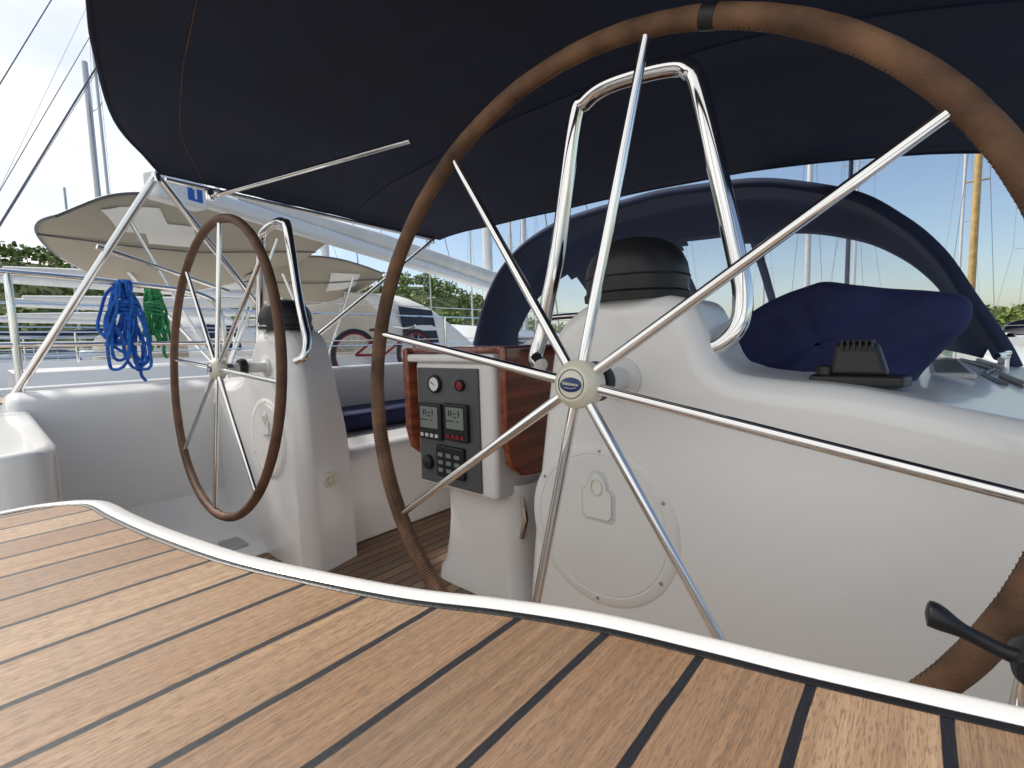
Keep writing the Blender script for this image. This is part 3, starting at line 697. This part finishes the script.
for i in range(9):
    t=i/8;row=[]
    for j in range(121):
        deg=-125+150*j/120;D=110+60*t
        row.append(B(deg,D,WZ-.2+(hh(deg)+1.2*mn.noise(Vector((deg*.2,t*3,0))))*sin(pi/2*t)))
    rows.append(row)
o=grid('hill',rows,M_hill);o['kind']='structure'
V=[];F=[];rr=random.Random(3)
for c in range(1700):
    deg=rr.uniform(-122,22);t=rr.random();D=108+60*t
    bx,by,_=B(deg,D);g=WZ+hh(deg)*sin(pi/2*t);hgt=rr.uniform(1.5,4.2);w=hgt*rr.uniform(.45,.8)
    for k in range(22):
        u_=Vector((rr.gauss(0,1),rr.gauss(0,1),rr.gauss(0,1))).normalized()*rr.random()**.4
        p=Vector((bx+u_.x*w,by+u_.y*w,g+hgt*.55+u_.z*hgt*.5));s=rr.uniform(.3,.7)
        a=Vector((rr.gauss(0,1),rr.gauss(0,1),rr.gauss(0,1))).normalized();b2=a.orthogonal().normalized();c2=a.cross(b2)
        o_=len(V);V+=[p+b2*s,p+c2*s*.8,p-b2*s*.9,p-c2*s];F.append((o_,o_+1,o_+2,o_+3))
o=mk('woodland',V,F,M_leaf,smooth=False);o['kind']='stuff'
# ------------------------------------------------------------------ world and sun
SUNV=Vector((-.90,-.22,.95)).normalized()
el=math.asin(SUNV.z);az=math.atan2(SUNV.x,SUNV.y)
w=bpy.data.worlds.new('World');scene.world=w;w.use_nodes=True;nt=w.node_tree;nt.nodes.clear();L=nt.links
sky=N(nt,'ShaderNodeTexSky');sky.sky_type='NISHITA';sky.sun_disc=False;sky.sun_elevation=el;sky.sun_rotation=az;sky.dust_density=1.2
bg=N(nt,'ShaderNodeBackground');bg.inputs['Strength'].default_value=.15
ou=N(nt,'ShaderNodeOutputWorld');tc=N(nt,'ShaderNodeTexCoord');mp=N(nt,'ShaderNodeMapping');mp.inputs['Scale'].default_value=(1,1,2.4)
L.new(tc.outputs['Generated'],mp.inputs['Vector']);no=N(nt,'ShaderNodeTexNoise');no.inputs['Scale'].default_value=2.0;no.inputs['Detail'].default_value=8;no.inputs['Roughness'].default_value=.58
L.new(mp.outputs[0],no.inputs['Vector'])
dt=N(nt,'ShaderNodeVectorMath',operation='DOT_PRODUCT');dt.inputs[1].default_value=(-.52,-.95,.1);L.new(tc.outputs['Generated'],dt.inputs[0])
m1=N(nt,'ShaderNodeMath',operation='MULTIPLY_ADD');m1.inputs[1].default_value=.48;L.new(dt.outputs['Value'],m1.inputs[0]);L.new(no.outputs['Fac'],m1.inputs[2])
rp=N(nt,'ShaderNodeValToRGB');rp.color_ramp.elements[0].position=.50;rp.color_ramp.elements[1].position=.76;L.new(m1.outputs[0],rp.inputs[0])
cc=N(nt,'ShaderNodeValToRGB');cc.color_ramp.elements[0].position=.35;cc.color_ramp.elements[0].color=(.58,.595,.61,1);cc.color_ramp.elements[1].position=.7;cc.color_ramp.elements[1].color=(1,.985,.95,1)
L.new(no.outputs['Fac'],cc.inputs[0])
sc=N(nt,'ShaderNodeVectorMath',operation='SCALE');sc.inputs['Scale'].default_value=10.0;L.new(cc.outputs[0],sc.inputs[0])
mx=N(nt,'ShaderNodeMix',data_type='RGBA');L.new(rp.outputs[0],mx.inputs['Factor']);L.new(sky.outputs[0],mx.inputs['A']);L.new(sc.outputs[0],mx.inputs['B'])
L.new(mx.outputs['Result'],bg.inputs[0]);L.new(bg.outputs[0],ou.inputs[0])
sl=bpy.data.lights.new('sun','SUN');sl.energy=3.8;sl.angle=radians(5);sl.color=(1,.94,.86)
so=bpy.data.objects.new('sun',sl);col.objects.link(so);so.rotation_euler=SUNV.to_track_quat('Z','Y').to_euler()
# ------------------------------------------------------------------ camera
yaw,pitch,roll=.7110,-.0896,-.0270
d=Vector((-sin(yaw)*cos(pitch),cos(yaw)*cos(pitch),sin(pitch)));r=Vector((cos(yaw),sin(yaw),0));u=r.cross(d)
r2=r*cos(roll)+u*sin(roll);u2=-r*sin(roll)+u*cos(roll)
cd=bpy.data.cameras.new('camera');cd.lens=476.88/1024*36;cd.sensor_width=36;cd.clip_start=.01;cd.clip_end=3000
cd.dof.use_dof=True;cd.dof.focus_distance=.7;cd.dof.aperture_fstop=18
co=bpy.data.objects.new('camera',cd);col.objects.link(co)
Mx=Matrix((r2,u2,-d)).transposed().to_4x4();Mx.translation=(.3515,-.5466,.0604);co.matrix_world=Mx
scene.camera=co
scene.view_settings.view_transform='Standard';scene.view_settings.look='None';scene.view_settings.exposure=0
